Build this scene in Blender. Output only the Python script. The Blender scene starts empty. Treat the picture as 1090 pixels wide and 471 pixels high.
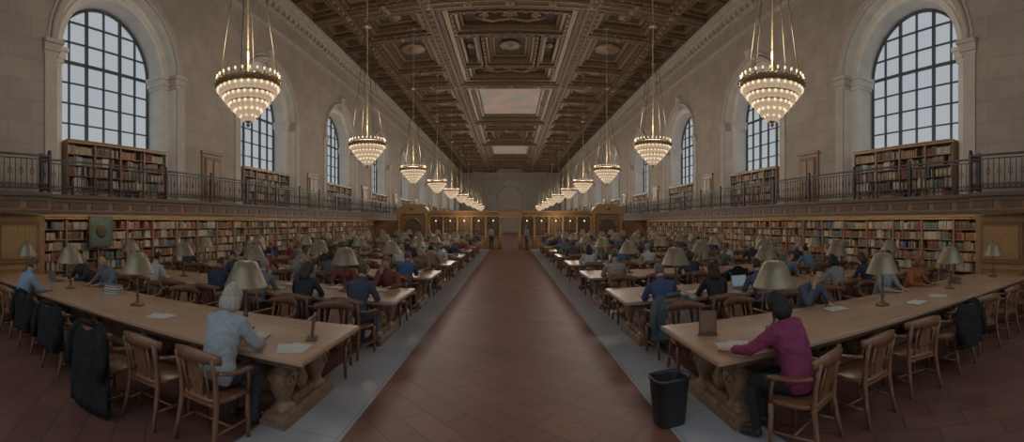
import bpy, math, random
from mathutils import Vector, Matrix, noise
import numpy as np
random.seed(7)
S=bpy.context.scene
col=S.collection
E=2.0
pi=math.pi
# ---------------------------------------------------------------- materials
def newmat(name):
    m=bpy.data.materials.new(name); m.use_nodes=True
    nt=m.node_tree; return m,nt,nt.nodes['Principled BSDF']
def M(name,c,rough=.6,metal=0,c2=None,scale=6,bump=0,emit=0,stretch=(1,1,1),detail=4,spec=None):
    m,nt,b=newmat(name); N=nt.nodes; Lk=nt.links
    b.inputs['Base Color'].default_value=(*c,1); b.inputs['Roughness'].default_value=rough
    b.inputs['Metallic'].default_value=metal
    if spec is not None: b.inputs['Specular IOR Level'].default_value=spec
    if emit:
        b.inputs['Emission Color'].default_value=(*c,1); b.inputs['Emission Strength'].default_value=emit
    if c2 or bump:
        tc=N.new('ShaderNodeTexCoord'); mp=N.new('ShaderNodeMapping'); mp.inputs['Scale'].default_value=stretch
        no=N.new('ShaderNodeTexNoise'); no.inputs['Scale'].default_value=scale; no.inputs['Detail'].default_value=detail
        Lk.new(tc.outputs['Object'],mp.inputs[0]); Lk.new(mp.outputs[0],no.inputs['Vector'])
        if c2:
            r=N.new('ShaderNodeValToRGB'); r.color_ramp.elements[0].position=.35; r.color_ramp.elements[1].position=.65
            r.color_ramp.elements[0].color=(*c,1); r.color_ramp.elements[1].color=(*c2,1)
            Lk.new(no.outputs['Fac'],r.inputs[0]); Lk.new(r.outputs[0],b.inputs['Base Color'])
        if bump:
            bu=N.new('ShaderNodeBump'); bu.inputs['Strength'].default_value=bump; bu.inputs['Distance'].default_value=.02
            Lk.new(no.outputs['Fac'],bu.inputs['Height']); Lk.new(bu.outputs[0],b.inputs['Normal'])
    return m
def ramp_random(name,cols,mult,rough=.8,bump=.3,stretch=(1,1,1)):
    m,nt,b=newmat(name); N=nt.nodes; Lk=nt.links
    oi=N.new('ShaderNodeObjectInfo'); mu=N.new('ShaderNodeMath'); mu.operation='MULTIPLY'; mu.inputs[1].default_value=mult
    fr=N.new('ShaderNodeMath'); fr.operation='FRACT'; r=N.new('ShaderNodeValToRGB'); r.color_ramp.interpolation='CONSTANT'
    Lk.new(oi.outputs['Random'],mu.inputs[0]); Lk.new(mu.outputs[0],fr.inputs[0]); Lk.new(fr.outputs[0],r.inputs[0])
    el=r.color_ramp.elements
    while len(el)<len(cols): el.new(.5)
    for i,c in enumerate(cols): el[i].position=i/len(cols)
    for i,c in enumerate(cols): el[i].color=(*c,1)
    Lk.new(r.outputs[0],b.inputs['Base Color']); b.inputs['Roughness'].default_value=rough
    if bump:
        no=N.new('ShaderNodeTexNoise'); no.inputs['Scale'].default_value=30
        tc=N.new('ShaderNodeTexCoord'); mp=N.new('ShaderNodeMapping'); mp.inputs['Scale'].default_value=stretch
        Lk.new(tc.outputs['Object'],mp.inputs[0]); Lk.new(mp.outputs[0],no.inputs['Vector'])
        bu=N.new('ShaderNodeBump'); bu.inputs['Strength'].default_value=bump; bu.inputs['Distance'].default_value=.01
        Lk.new(no.outputs['Fac'],bu.inputs['Height']); Lk.new(bu.outputs[0],b.inputs['Normal'])
    return m
def brickmat(name,c1,c2,mortar,bw,rh,axes='YZ',rot=0,msize=.01,rough=.8,noise_amt=.25,bump=.3,bias=0,spec=.5):
    m,nt,b=newmat(name); N=nt.nodes; Lk=nt.links
    b.inputs['Specular IOR Level'].default_value=spec
    g=N.new('ShaderNodeNewGeometry'); sp=N.new('ShaderNodeSeparateXYZ'); cb=N.new('ShaderNodeCombineXYZ')
    Lk.new(g.outputs['Position'],sp.inputs[0])
    Lk.new(sp.outputs[axes[0]],cb.inputs[0]); Lk.new(sp.outputs[axes[1]],cb.inputs[1])
    mp=N.new('ShaderNodeMapping'); mp.inputs['Rotation'].default_value=(0,0,rot); Lk.new(cb.outputs[0],mp.inputs[0])
    br=N.new('ShaderNodeTexBrick'); br.inputs['Scale'].default_value=1; br.inputs['Brick Width'].default_value=bw
    br.inputs['Row Height'].default_value=rh; br.inputs['Mortar Size'].default_value=msize; br.inputs['Bias'].default_value=bias
    br.inputs['Color1'].default_value=(*c1,1); br.inputs['Color2'].default_value=(*c2,1); br.inputs['Mortar'].default_value=(*mortar,1)
    Lk.new(mp.outputs[0],br.inputs['Vector'])
    no=N.new('ShaderNodeTexNoise'); no.inputs['Scale'].default_value=1.3; no.inputs['Detail'].default_value=6; Lk.new(g.outputs['Position'],no.inputs['Vector'])
    mr=N.new('ShaderNodeMapRange'); mr.inputs['To Min'].default_value=1-noise_amt; mr.inputs['To Max'].default_value=1+noise_amt
    Lk.new(no.outputs['Fac'],mr.inputs[0])
    mx=N.new('ShaderNodeVectorMath'); mx.operation='SCALE'; Lk.new(br.outputs['Color'],mx.inputs[0]); Lk.new(mr.outputs[0],mx.inputs['Scale'])
    Lk.new(mx.outputs[0],b.inputs['Base Color']); b.inputs['Roughness'].default_value=rough
    bu=N.new('ShaderNodeBump'); bu.inputs['Strength'].default_value=bump; bu.inputs['Distance'].default_value=.01; bu.invert=True
    Lk.new(br.outputs['Fac'],bu.inputs['Height']); Lk.new(bu.outputs[0],b.inputs['Normal'])
    return m
stone=brickmat('limestone_blocks',(.37,.31,.255),(.33,.275,.225),(.26,.215,.175),1.5,.62)
stone_end=brickmat('limestone_blocks_end',(.42,.37,.32),(.38,.34,.29),(.3,.26,.22),1.5,.62,axes='XZ')
stone_pl=M('limestone_trim',(.47,.41,.35),.75,c2=(.41,.36,.30),scale=2,bump=.1)
stone_rv_lit=M('limestone_reveal_lit',(.70,.66,.60),.75,c2=(.62,.58,.52),scale=2,bump=.1)  # lit copy of the limestone: window light on the reveals painted into the colour
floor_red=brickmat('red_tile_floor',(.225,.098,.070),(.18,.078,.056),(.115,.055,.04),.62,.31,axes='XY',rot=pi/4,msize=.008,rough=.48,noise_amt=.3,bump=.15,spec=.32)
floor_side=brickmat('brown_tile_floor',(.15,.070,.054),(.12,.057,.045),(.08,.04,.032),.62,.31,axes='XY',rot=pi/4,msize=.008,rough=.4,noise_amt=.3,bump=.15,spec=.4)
marble=brickmat('grey_marble_border',(.40,.41,.43),(.36,.37,.39),(.24,.24,.25),.9,.78,axes='YX',msize=.006,rough=.4,noise_amt=.2,bump=.1,spec=.4)
wood=M('honey_oak',(.29,.155,.08),.4,c2=(.21,.11,.055),scale=5,stretch=(1,6,6),bump=.05)
wood_top=M('oak_table_top',(.46,.30,.195),.26,c2=(.38,.24,.15),scale=4,stretch=(.6,7,7))
wood_leg=M('carved_oak',(.26,.165,.10),.45,c2=(.17,.10,.06),scale=14,bump=.8)
wood_chair=M('chair_oak',(.22,.105,.055),.35,c2=(.145,.068,.036),scale=6,stretch=(5,5,1))
wood_dk=M('walnut_panel',(.13,.08,.05),.5,c2=(.09,.055,.035),scale=4,stretch=(6,6,1),bump=.1)
wood_gold=M('golden_oak_panel',(.40,.23,.09),.4,c2=(.32,.18,.07),scale=3,stretch=(6,6,1))
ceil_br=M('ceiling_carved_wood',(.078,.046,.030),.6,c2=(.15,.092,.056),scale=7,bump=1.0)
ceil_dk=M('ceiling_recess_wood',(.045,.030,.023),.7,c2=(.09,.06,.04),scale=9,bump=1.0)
gold=M('ceiling_gilt',(.34,.225,.115),.42,c2=(.15,.095,.05),scale=14,bump=1.0,metal=.2)
mural=M('sky_mural',(.50,.52,.56),.8,c2=(.78,.58,.46),scale=.5,detail=6)
iron=M('black_iron',(.04,.038,.038),.45,metal=.4)
iron_w=M('window_bar_metal',(.07,.085,.095),.6)
bronze=M('bronze',(.12,.09,.055),.4,metal=.6)
brass=M('brass_gilt',(.46,.34,.19),.4,metal=.5,c2=(.30,.21,.11),scale=20)
shade_m=M('lamp_shade_bronze',(.31,.26,.175),.42,metal=.3,c2=(.25,.205,.13),scale=5)
shade_in=M('lamp_shade_inside',(.9,.75,.5),.6,emit=.35)
bulb=M('glowing_bulb',(1,.80,.56),.5,emit=.8)
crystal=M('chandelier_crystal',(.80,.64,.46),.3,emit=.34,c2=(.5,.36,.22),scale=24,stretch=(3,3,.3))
paper=M('paper',(.50,.49,.46),.8)
black_pl=M('black_plastic',(.022,.022,.025),.45)
screen_m=M('laptop_screen',(.35,.42,.5),.3,emit=.2)
cover_r=M('book_cover_brown',(.20,.08,.055),.6)
cover_g=M('book_cover_green',(.07,.11,.09),.6)
coat_bk=M('black_wool',(.016,.016,.018),.9,c2=(.026,.026,.029),scale=20,bump=.4,spec=.1)
coat_bl=M('slate_denim',(.075,.10,.12),.9,c2=(.1,.13,.15),scale=14,bump=.4)
glass=newmat('window_glass')
nt=glass[1]; N=nt.nodes
tr=N.new('ShaderNodeBsdfTransparent'); tr.inputs[0].default_value=(.97,.98,1,1); gl=N.new('ShaderNodeBsdfGlossy'); gl.inputs['Roughness'].default_value=.1
mx=N.new('ShaderNodeMixShader'); mx.inputs[0].default_value=.05
nt.links.new(tr.outputs[0],mx.inputs[1]); nt.links.new(gl.outputs[0],mx.inputs[2]); nt.links.new(mx.outputs[0],N['Material Output'].inputs[0])
glass=glass[0]
bm_,nt,b_=newmat('book_spines')
at=nt.nodes.new('ShaderNodeAttribute'); at.attribute_name='Col'; nt.links.new(at.outputs['Color'],b_.inputs['Base Color']); b_.inputs['Roughness'].default_value=.65
books_m=bm_
top_r=ramp_random('clothing_top',[(.05,.07,.11),(.28,.27,.26),(.07,.11,.22),(.03,.03,.035),(.50,.49,.47),(.20,.06,.05),(.12,.15,.11),(.13,.22,.34),(.05,.05,.06),(.32,.26,.18),(.42,.45,.48),(.03,.04,.07),(.20,.13,.09)],13.7)
bot_r=ramp_random('clothing_bottom',[(.04,.055,.09),(.03,.03,.035),(.08,.07,.06),(.05,.07,.11)],7.3)
hair_r=ramp_random('hair',[(.03,.02,.015),(.07,.04,.02),(.015,.012,.012),(.25,.23,.22),(.14,.08,.04),(.04,.028,.02)],5.9,rough=.6,bump=.6,stretch=(3,3,.4))
skin_r=ramp_random('skin',[(.48,.28,.2),(.55,.34,.25),(.30,.17,.11),(.5,.31,.22)],3.1,rough=.55,bump=0)
shoe=M('shoe_leather',(.03,.025,.022),.5)
eyew=M('eye_white',(.7,.7,.68),.3); iris=M('eye_iris',(.05,.03,.02),.3); lip=M('lips',(.4,.14,.12),.5)
# ---------------------------------------------------------------- mesh builder
class MB:
    def __init__(s): s.v=[];s.f=[];s.m=[];s.s=[];s.c=[];s.T=None
    def add(s,vs,fs,mat=0,smooth=False,color=None):
        o=len(s.v)
        if s.T is not None: vs=[tuple(s.T@Vector(p)) for p in vs]
        s.v.extend(vs)
        for f in fs:
            s.f.append([i+o for i in f]); s.m.append(mat); s.s.append(smooth); s.c.append(color)
    def box(s,x0,x1,y0,y1,z0,z1,mat=0,color=None):
        if x0>x1:x0,x1=x1,x0
        if y0>y1:y0,y1=y1,y0
        s.add([(x0,y0,z0),(x1,y0,z0),(x1,y1,z0),(x0,y1,z0),(x0,y0,z1),(x1,y0,z1),(x1,y1,z1),(x0,y1,z1)],
              [(0,3,2,1),(4,5,6,7),(0,1,5,4),(1,2,6,5),(2,3,7,6),(3,0,4,7)],mat,False,color)
    def rings(s,R,mat=0,smooth=True,cap=(True,True)):
        n=len(R[0]); vs=[tuple(p) for r in R for p in r]; fs=[]
        for i in range(len(R)-1):
            for j in range(n):
                k=(j+1)%n; fs.append((i*n+j,i*n+k,(i+1)*n+k,(i+1)*n+j))
        if cap[0]: fs.append(tuple(range(n-1,-1,-1)))
        if cap[1]: fs.append(tuple((len(R)-1)*n+j for j in range(n)))
        s.add(vs,fs,mat,smooth)
    def rect(s,prof,mat=0,smooth=False,cx=0,cy=0,cap=(True,True)):
        s.rings([[(cx-a,cy-b,z),(cx+a,cy-b,z),(cx+a,cy+b,z),(cx-a,cy+b,z)] for a,b,z in prof],mat,smooth,cap)
    def oct(s,prof,cx,cy,mat=0,n=12,p=.6,smooth=True):
        R=[]
        for a,b,z in prof:
            r=[]
            for j in range(n):
                t=2*pi*(j+.5)/n; c,d=math.cos(t),math.sin(t)
                r.append((cx+a*math.copysign(abs(c)**p,c),cy+b*math.copysign(abs(d)**p,d),z))
            R.append(r)
        s.rings(R,mat,smooth)
    def lathe(s,prof,n=16,mat=0,c=(0,0,0),smooth=True,cap=(True,True)):
        s.rings([[(c[0]+r*math.cos(2*pi*j/n),c[1]+r*math.sin(2*pi*j/n),c[2]+z) for j in range(n)] for r,z in prof],mat,smooth,cap)
    def ball(s,c,r,n=8,mat=0,sq=(1,1,1)):
        R=[]
        for i in range(n//2+1):
            a=-pi/2+pi*i/(n//2); rr=max(math.cos(a),.02)
            R.append([(c[0]+r*sq[0]*rr*math.cos(2*pi*j/n),c[1]+r*sq[1]*rr*math.sin(2*pi*j/n),c[2]+r*sq[2]*math.sin(a)) for j in range(n)])
        s.rings(R,mat)
    def tube(s,P,rad,n=8,mat=0,smooth=True,closed=False,ref=None,cap=(True,True)):
        P=[Vector(p) for p in P]; m=len(P); R=[]
        for i in range(m):
            if closed: t=P[(i+1)%m]-P[(i-1)%m]
            else: t=P[min(i+1,m-1)]-P[max(i-1,0)]
            t.normalize()
            rf=Vector(ref) if ref else (Vector((1,0,0)) if abs(t.x)<.85 else Vector((0,0,1)))
            u=(rf-t*t.dot(rf)).normalized(); w=t.cross(u)
            r=rad[i] if isinstance(rad,(list,tuple)) else rad
            a,b=r if isinstance(r,(list,tuple)) else (r,r)
            R.append([P[i]+u*a*math.cos(2*pi*j/n)+w*b*math.sin(2*pi*j/n) for j in range(n)])
        if closed:
            R.append(R[0]); cap=(False,False)
        s.rings(R,mat,smooth,cap)
    def mesh(s,name,mats):
        me=bpy.data.meshes.new(name); me.from_pydata([tuple(v) for v in s.v],[],s.f)
        me.polygons.foreach_set('material_index',s.m); me.polygons.foreach_set('use_smooth',s.s)
        for m in mats: me.materials.append(m)
        if any(c is not None for c in s.c):
            ca=me.color_attributes.new('Col','FLOAT_COLOR','CORNER'); a=[]
            for f,c in zip(s.f,s.c):
                a.extend([*(c or (.2,.1,.05)),1]*len(f))
            ca.data.foreach_set('color',a)
        me.update(); return me
def ob(name,me,loc=(0,0,0),rz=0,parent=None,sc=None):
    o=bpy.data.objects.new(name,me); col.objects.link(o); o.location=loc; o.rotation_euler=(0,0,rz)
    if parent: o.parent=parent
    if sc: o.scale=sc
    return o
def TR(x=0,y=0,z=0,rz=0,rx=0,ry=0):
    return Matrix.Translation((x,y,z))@Matrix.Rotation(rz,4,'Z')@Matrix.Rotation(rx,4,'X')@Matrix.Rotation(ry,4,'Y')
# ---------------------------------------------------------------- room shell
Y0,Y1=-4.9,94.1; W=11.2; G=12.4; BAL=2.73; SP=7.45; CZ=13.3
bays=[-.4+9*k for k in range(11)]
mb=MB()
xs=[-12.6,-2.35,-1.52,1.52,2.35,12.6]; mi=[2,1,0,1,2]
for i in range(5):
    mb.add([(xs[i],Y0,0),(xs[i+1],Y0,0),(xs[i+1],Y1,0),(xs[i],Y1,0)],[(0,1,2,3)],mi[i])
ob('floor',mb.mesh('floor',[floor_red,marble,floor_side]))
def archpath(yc,R,z0,n=28):
    p=[(yc-R,z0)]+[(yc-R*math.cos(pi*i/n),SP+R*math.sin(pi*i/n)) for i in range(n+1)]+[(yc+R,z0)]
    return p
for sname,s in (('left',-1),('right',1)):
    mb=MB()
    R1,R2=2.5,2.1
    for yc in bays:
        a,b=yc-4.5,yc+4.5
        def q(pts,mat=0): mb.add([(s*x,y,z) for x,y,z in pts],[(0,1,2,3)],mat)
        q([(W,a,0),(W,b,0),(W,b,BAL),(W,a,BAL)])
        q([(W,a,BAL),(W,yc-R1,BAL),(W,yc-R1,14),(W,a,14)])
        q([(W,yc+R1,BAL),(W,b,BAL),(W,b,14),(W,yc+R1,14)])
        P=archpath(yc,R1,BAL); Q=archpath(yc,R2,BAL)
        for i in range(1,len(P)-2):
            q([(W,P[i][0],P[i][1]),(W,P[i+1][0],P[i+1][1]),(W,P[i+1][0],14),(W,P[i][0],14)])
        for i in range(len(P)-1):
            q([(W,*P[i]),(W,*P[i+1]),(W+.4,*P[i+1]),(W+.4,*P[i])],1)
            q([(W+.4,*P[i]),(W+.4,*P[i+1]),(W+.4,*Q[i+1]),(W+.4,*Q[i])],1)
            q([(W+.4,*Q[i]),(W+.4,*Q[i+1]),(G,*Q[i+1]),(G,*Q[i])],1)
        q([(W+.62,yc-R2,BAL),(W+.62,yc+R2,BAL),(W+.62,yc+R2,4.62),(W+.62,yc-R2,4.62)])
        q([(W+.6,yc-R2,4.62),(W+.6,yc+R2,4.62),(G+.05,yc+R2,4.62),(G+.05,yc-R2,4.62)],1)
        q([(W,yc-R1,BAL),(W,yc+R1,BAL),(W+.62,yc+R1,BAL),(W+.62,yc-R1,BAL)],1)
    ob('wall_'+sname,mb.mesh('wall_'+sname,[stone,stone_rv_lit]))
    mb=MB()
    for yc in bays:
        for RR,rr,xx in ((2.62,.10,W),(2.28,.06,W+.4),(2.80,.05,W)):
            pts=[(s*xx,yc-RR*math.cos(pi*i/28),SP+RR*math.sin(pi*i/28)) for i in range(29)]
            mb.tube(pts,rr,6,1 if xx>W else 0)
        for sg in (-1,1):
            for (z0,z1,o) in ((SP-.42,-.3+SP,.05),(SP-.3,SP-.08,.1),(SP-.08,SP+.04,.17)):
                yb=yc+sg*2.95
                mb.box(s*(W-o),s*(W+.5),yc+sg*(R1-o),yb,z0,z1)
                mb.box(s*(W+.4-o),s*(G-.1),yc+sg*(R2-o),yc+sg*(R2+.35),z0,z1,1)
            mb.box(s*(W-.05),s*(W+.02),yc+sg*2.52,yc+sg*2.92,BAL+.3,SP-.42)
            mb.box(s*(W-.12),s*(W+.02),yc+sg*2.48,yc+sg*3.0,BAL,BAL+.3)
        mb.oct([(.12,.16,9.7),(.16,.2,9.95),(.2,.26,10.45),(.24,.32,10.5)],s*W,yc,n=8)
    mb.box(s*(W-.08),s*(W+.01),Y0,Y1,11.5,11.62); mb.box(s*(W-.12),s*(W+.01),Y0,Y1,11.62,11.7)
    ob('trim_1' if s<0 else 'trim_2',mb.mesh('arch_trim',[stone_pl,stone_rv_lit]))
    mb=MB()
    mb.box(s*(W-.15),s*W,Y0,Y1,12.45,12.6); mb.box(s*(W-.3),s*W,Y0,Y1,12.82,12.95); mb.box(s*(W-.45),s*W,Y0,Y1,12.95,13.15); mb.box(s*(W-.55),s*W,Y0,Y1,13.15,13.32)
    y=Y0
    while y<Y1:
        mb.box(s*(W-.26),s*W,y,y+.24,12.62,12.82,1); y+=.5
    ob('trim_3' if s<0 else 'trim_4',mb.mesh('cornice',[stone_pl,stone_pl]))
    wm=MB()
    R=2.1
    def topz(dy): return SP+math.sqrt(max(R*R-dy*dy,0))
    P=archpath(0,R-.01,4.64)
    wm.add([(s*(G-.01),p[0],p[1]) for p in P],[tuple(range(len(P)))],1)
    for RR in (R-.05,):
        pts=[(s*(G-.06),p[0],p[1]) for p in archpath(0,RR,4.66)]
        wm.tube(pts,[(.07,.05)]*len(pts),6)
    for dy,w in ((-1.42,.022),(-.72,.05),(0,.022),(.72,.05),(1.42,.022)):
        wm.box(s*(G-.12),s*(G-.02),dy-w,dy+w,4.64,topz(dy)-.02)
    z=4.68; k=0
    while z<9.3:
        hw=R if z<SP else math.sqrt(R*R-(z-SP)**2)
        w=.045 if k in(0,4,) else .018
        wm.box(s*(G-.11),s*(G-.02),-hw+.03,hw-.03,z-w,z+w); z+=.69; k+=1
    me=wm.mesh('arched_window',[iron_w,glass])
    for k,yc in enumerate(bays):
        ob('window_%d'%(k+1+(11 if s>0 else 0)),me,(0,yc,0))
mb=MB(); mb.add([(-W-.1,Y1,0),(W+.1,Y1,0),(W+.1,Y1,14),(-W-.1,Y1,14)],[(0,1,2,3)]); ob('wall_far',mb.mesh('wall_far',[stone_end]))
mb=MB()
for a,b,c,d,e in ((-W,W,12.9,13.3,.5),(-W,W,11.3,11.6,.2),(-W,W,7.3,7.5,.2),(-7,-6.2,3,11.3,.15),(6.2,7,3,11.3,.15),(-3.4,-2.8,0,7.2,.3),(2.8,3.4,0,7.2,.3),(-10.9,-10.2,3,11.3,.15),(10.2,10.9,3,11.3,.15)):
    mb.box(a,b,Y1-e,Y1,c,d)
mb.tube([(-2.8*math.cos(pi*i/20),Y1-.1,7.4+2.8*math.sin(pi*i/20)) for i in range(21)],.25,8)
mb.add([(-3.8,Y1-.5,10.4),(3.8,Y1-.5,10.4),(0,Y1-.5,11.8),(-3.8,Y1-.02,10.4),(3.8,Y1-.02,10.4),(0,Y1-.02,11.8)],[(0,1,2),(3,5,4),(0,3,4,1),(1,4,5,2),(2,5,3,0)])
mb.add([(2.6*math.cos(pi*i/20),Y1-.05,7.4+2.6*math.sin(pi*i/20)) for i in range(21)]+[(-2.6,Y1-.05,0),(2.6,Y1-.05,0)],[tuple(range(23))],0)
ob('trim_5',mb.mesh('far_wall_trim',[stone_pl,wood_dk]))
# ---------------------------------------------------------------- ceiling
mb=MB()
def frame(x0,x1,y0,y1,t,z0,z1,mat):
    mb.box(x0,x1,y0,y0+t,z0,z1,mat); mb.box(x0,x1,y1-t,y1,z0,z1,mat)
    mb.box(x0,x0+t,y0+t,y1-t,z0,z1,mat); mb.box(x1-t,x1,y0+t,y1-t,z0,z1,mat)
def rosette(x,y,z,r):
    mb.lathe([(r*.15,z-.16),(r*.35,z-.12),(r*.4,z-.05),(r*.75,z-.1),(r,z-.03),(r,z)],8,2,(x,y,0))
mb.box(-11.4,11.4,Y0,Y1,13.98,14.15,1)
for x,w,z in ((10.95,.28,13.3),(8.75,.26,13.3),(4.35,.36,13.28)):
    for s in (-1,1):
        mb.box(s*x-w,s*x+w,Y0,Y1,z,14,0)
        for g in (-1,1):
            mb.box(s*x+g*w*.62,s*x+g*w*.74,Y0,Y1,z-.04,z,2)
            mb.box(s*x+g*w,s*x+g*(w+.12),Y0,Y1,z+.2,z+.32,2)
        y=Y0+.4
        while y<Y1:
            mb.lathe([(.03,z-.10),(.09,z-.07),(.12,z-.03),(.14,z)],6,2,(s*x,y,0)); y+=.62
def coffer(x0,x1,y0,y1,steps,t,ros=True):
    for i in range(steps):
        a=i*t; frame(x0+a,x1-a,y0+a,y1-a,t*.96,13.42+i*.16,13.99,(2 if i%2 else 0))
    # egg-and-dart beads on the first step
    if x1-x0>2:
        n=int((y1-y0)/.55)
        for j in range(n):
            yy=y0+(j+.5)*(y1-y0)/n
            for xx in (x0+t*.5,x1-t*.5): mb.box(xx-.06,xx+.06,yy-.1,yy+.1,13.37,13.42,2)
        n=int((x1-x0)/.55)
        for j in range(n):
            xx=x0+(j+.5)*(x1-x0)/n
            for yy in (y0+t*.5,y1-t*.5): mb.box(xx-.1,xx+.1,yy-.06,yy+.06,13.37,13.42,2)
    if ros: rosette((x0+x1)/2,(y0+y1)/2,13.95,min(x1-x0,y1-y0)/2-steps*t if min(x1-x0,y1-y0)/2-steps*t>.15 else .2)
yk=8.4-13.2; k=0
while yk<Y1:
    if yk+13.2>Y0:
        mb.box(-11.2,11.2,yk-.4 if yk>Y0 else Y0,yk+.4,13.31,14,0); 
        if yk>Y0:
            mb.box(-11.2,11.2,yk-.27,yk-.20,13.26,13.31,2); mb.box(-11.2,11.2,yk+.20,yk+.27,13.26,13.31,2)
        for x in (-8.75,-4.35,0,4.35,8.75,-6.5,6.5,-2.2,2.2):
            if yk>Y0: rosette(x,yk,13.30,.26)
        a,b=yk+.4,yk+12.8
        for s in (-1,1):
            x0,x1=(9.03,10.67) if s>0 else (-10.67,-9.03)
            for i in range(6):
                c=a+12.4*i/6; d=a+12.4*(i+1)/6
                coffer(x0,x1,c+.12,d-.12,2,.2); mb.box(x0,x1,c-.12,c+.12,13.34,14,0)
            x0,x1=(4.71,8.49) if s>0 else (-8.49,-4.71)
            if k%2==0:
                lens=(3.2,6.0,3.2)
            else: lens=(4.13,4.13,4.14)
            c=a
            for L_ in lens:
                d=c+L_
                coffer(x0,x1,c+.2,d-.2,4,.24); mb.box(x0,x1,d-.2,d+.2,13.33,14,0)
                rosette((x0+x1)/2,d,13.33,.22)
                c=d
        xc=3.99
        if k%2==1:
            for i in range(4): frame(-xc+i*.3,xc-i*.3,a+.45*i,b-.45*i,(.29 if i<3 else .3),13.36+i*.12,13.99,(0,2,0,2)[i])
            mb.box(-2.75,2.75,a+1.9,b-1.9,13.86,13.97,3)
            for s in (-1,1):
                for yy in (a+.9,b-.9,(a+b)/2): rosette(s*3.2,yy,13.6,.28)
                for j in range(9): rosette(s*3.75,a+.8+j*(b-a-1.6)/8,13.4,.16)
        else:
            for i in range(2): frame(-xc+i*.3,xc-i*.3,a+.3*i,b-.3*i,.29,13.36+i*.12,13.99,(0,2)[i])
            coffer(-3.35,3.35,a+.65,a+3.6,3,.22,False); coffer(-3.35,3.35,b-3.6,b-.65,3,.22,False)
            coffer(-3.35,-1.9,a+3.7,b-3.7,2,.2); coffer(1.9,3.35,a+3.7,b-3.7,2,.2)
            coffer(-1.8,1.8,a+3.7,b-3.7,4,.2,False)
            ym=(a+b)/2; rosette(0,ym,13.9,.75)
            for yy in (a+2.1,b-2.1):
                rosette(0,yy,13.9,.5); rosette(-1.5,yy,13.9,.35); rosette(1.5,yy,13.9,.35)
                mb.tube([(-2,yy,13.8),(-1,yy+.35,13.75),(0,yy,13.72),(1,yy+.35,13.75),(2,yy,13.8)],.1,6,2)
    yk+=13.2; k+=1
ob('ceiling',mb.mesh('ceiling',[ceil_br,ceil_dk,gold,mural]))
# ---------------------------------------------------------------- balcony
def balcony_mesh(L_,proj):
    mb=MB()
    mb.box(0,L_,-proj,-.01,BAL-.16,BAL,0); mb.box(0,L_,-proj-.05,-proj+.06,BAL-.05,BAL+.05,0)
    mb.box(0,L_,-proj+.04,-proj+.1,BAL-.42,BAL-.05,1)
    mb.box(0,L_,-proj-.0,-proj+.12,BAL-.48,BAL-.40,0)
    n=int(L_/.75)
    for i in range(n):
        x=(i+.5)*L_/n
        mb.box(x-.28,x+.28,-proj+.02,-proj+.05,BAL-.34,BAL-.12,0)
    return mb.mesh('balcony',[wood_dk,wood])
def rail_mesh(L_,proj,ret=0):
    mb=MB(); z=BAL+.05; y=-proj+.05
    def seg(T,Ln):
        mb.T=T
        mb.box(0,Ln,-.03,.03,z+.90,z+.95); mb.box(0,Ln,-.02,.02,z+.82,z+.845); mb.box(0,Ln,-.02,.02,z+.08,z+.11); mb.box(0,Ln,-.015,.015,z+.2,z+.215)
        n=max(1,round(Ln/.15))
        for i in range(n):
            x=(i+.5)*Ln/n
            mb.box(x-.009,x+.009,-.009,.009,z+.08,z+.84)
            mb.tube([(x+Ln/n/2+.045*math.cos(t*pi/4),0,z+.15+.045*math.sin(t*pi/4)) for t in range(8)],.008,4,0,True,True)
            if i%2==0:
                mb.tube([(x+.05*math.cos(t*pi/4),0,z+.52+.09*math.sin(t*pi/4)) for t in range(8)],.009,4,0,True,True)
        m=max(1,round(Ln/2.25))
        for i in range(m+1):
            x=min(max(i*Ln/m,.03),Ln-.03)
            mb.box(x-.035,x+.035,-.035,.035,z,z+1.0); mb.ball((x,0,z+1.03),.05,8)
        mb.T=None
    seg(TR(0,y,0),L_)
    if ret: seg(TR(L_-.03,y,0,pi/2),ret)
    return mb.mesh('balcony_railing',[iron])
bm9=balcony_mesh(9,1.2); rm9=rail_mesh(9,1.2)
bmN=balcony_mesh(9.9,1.75); 
for s in (-1,1):
    rz=pi/2 if s<0 else -pi/2
    for k in range(10):
        y0=5.0+9*k
        if y0>84: break
        ob('balcony',bm9,(s*W,y0 if s<0 else y0+9,0),rz); ob('balcony_railing',rm9,(s*W,y0 if s<0 else y0+9,0),rz)
        if k<3:
            ld=bpy.data.lights.new('shelf_fill_light','AREA'); ld.shape='RECTANGLE'; ld.size=.08; ld.size_y=8.6; ld.energy=19; ld.color=(1,.88,.70)  # unseen fill strip added behind the fascia to brighten the bookshelves
            lo=bpy.data.objects.new('shelf_fill_light',ld); col.objects.link(lo); lo.location=(s*10.18,y0+4.5,2.46)
            lo.rotation_euler=(0,-s*math.radians(38),0)
    ob('balcony',bmN,(s*W,-4.9 if s<0 else 5.0,0),rz)
    if s<0: ob('balcony_railing',rail_mesh(9.9,1.75,.55),(s*W,-4.9,0),rz)
    else:
        me=rail_mesh(9.9,1.75,.55); o=ob('balcony_railing',me,(s*W,-4.9,0),pi/2); o.scale=(1,-1,1)
    mb=MB()
    mb.box(s*9.85,s*11.15,-4.9,5.0,0,BAL-.5,0)
    for i in range(7):
        y=-4.6+i*1.38
        for z0,z1 in ((.25,.85),(1.0,2.05)):
            mb.box(s*9.80,s*9.86,y,y+1.15,z0,z1,1); mb.box(s*9.78,s*9.82,y+.1,y+1.05,z0+.1,z1-.1,0)
    mb.box(s*9.75,s*9.86,-4.9,5.02,0,.2,1)
    for i in range(3): mb.box(s*(9.95+.4*i),s*(10.2+.4*i),4.99,5.04,.3,2.1,1)
    ob('wood_panelling',mb.mesh('wood_panelling',[wood_gold,wood]))
mb=MB()
mb.box(-.6,.6,-.06,.0,BAL,BAL+2.05,0)
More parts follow.
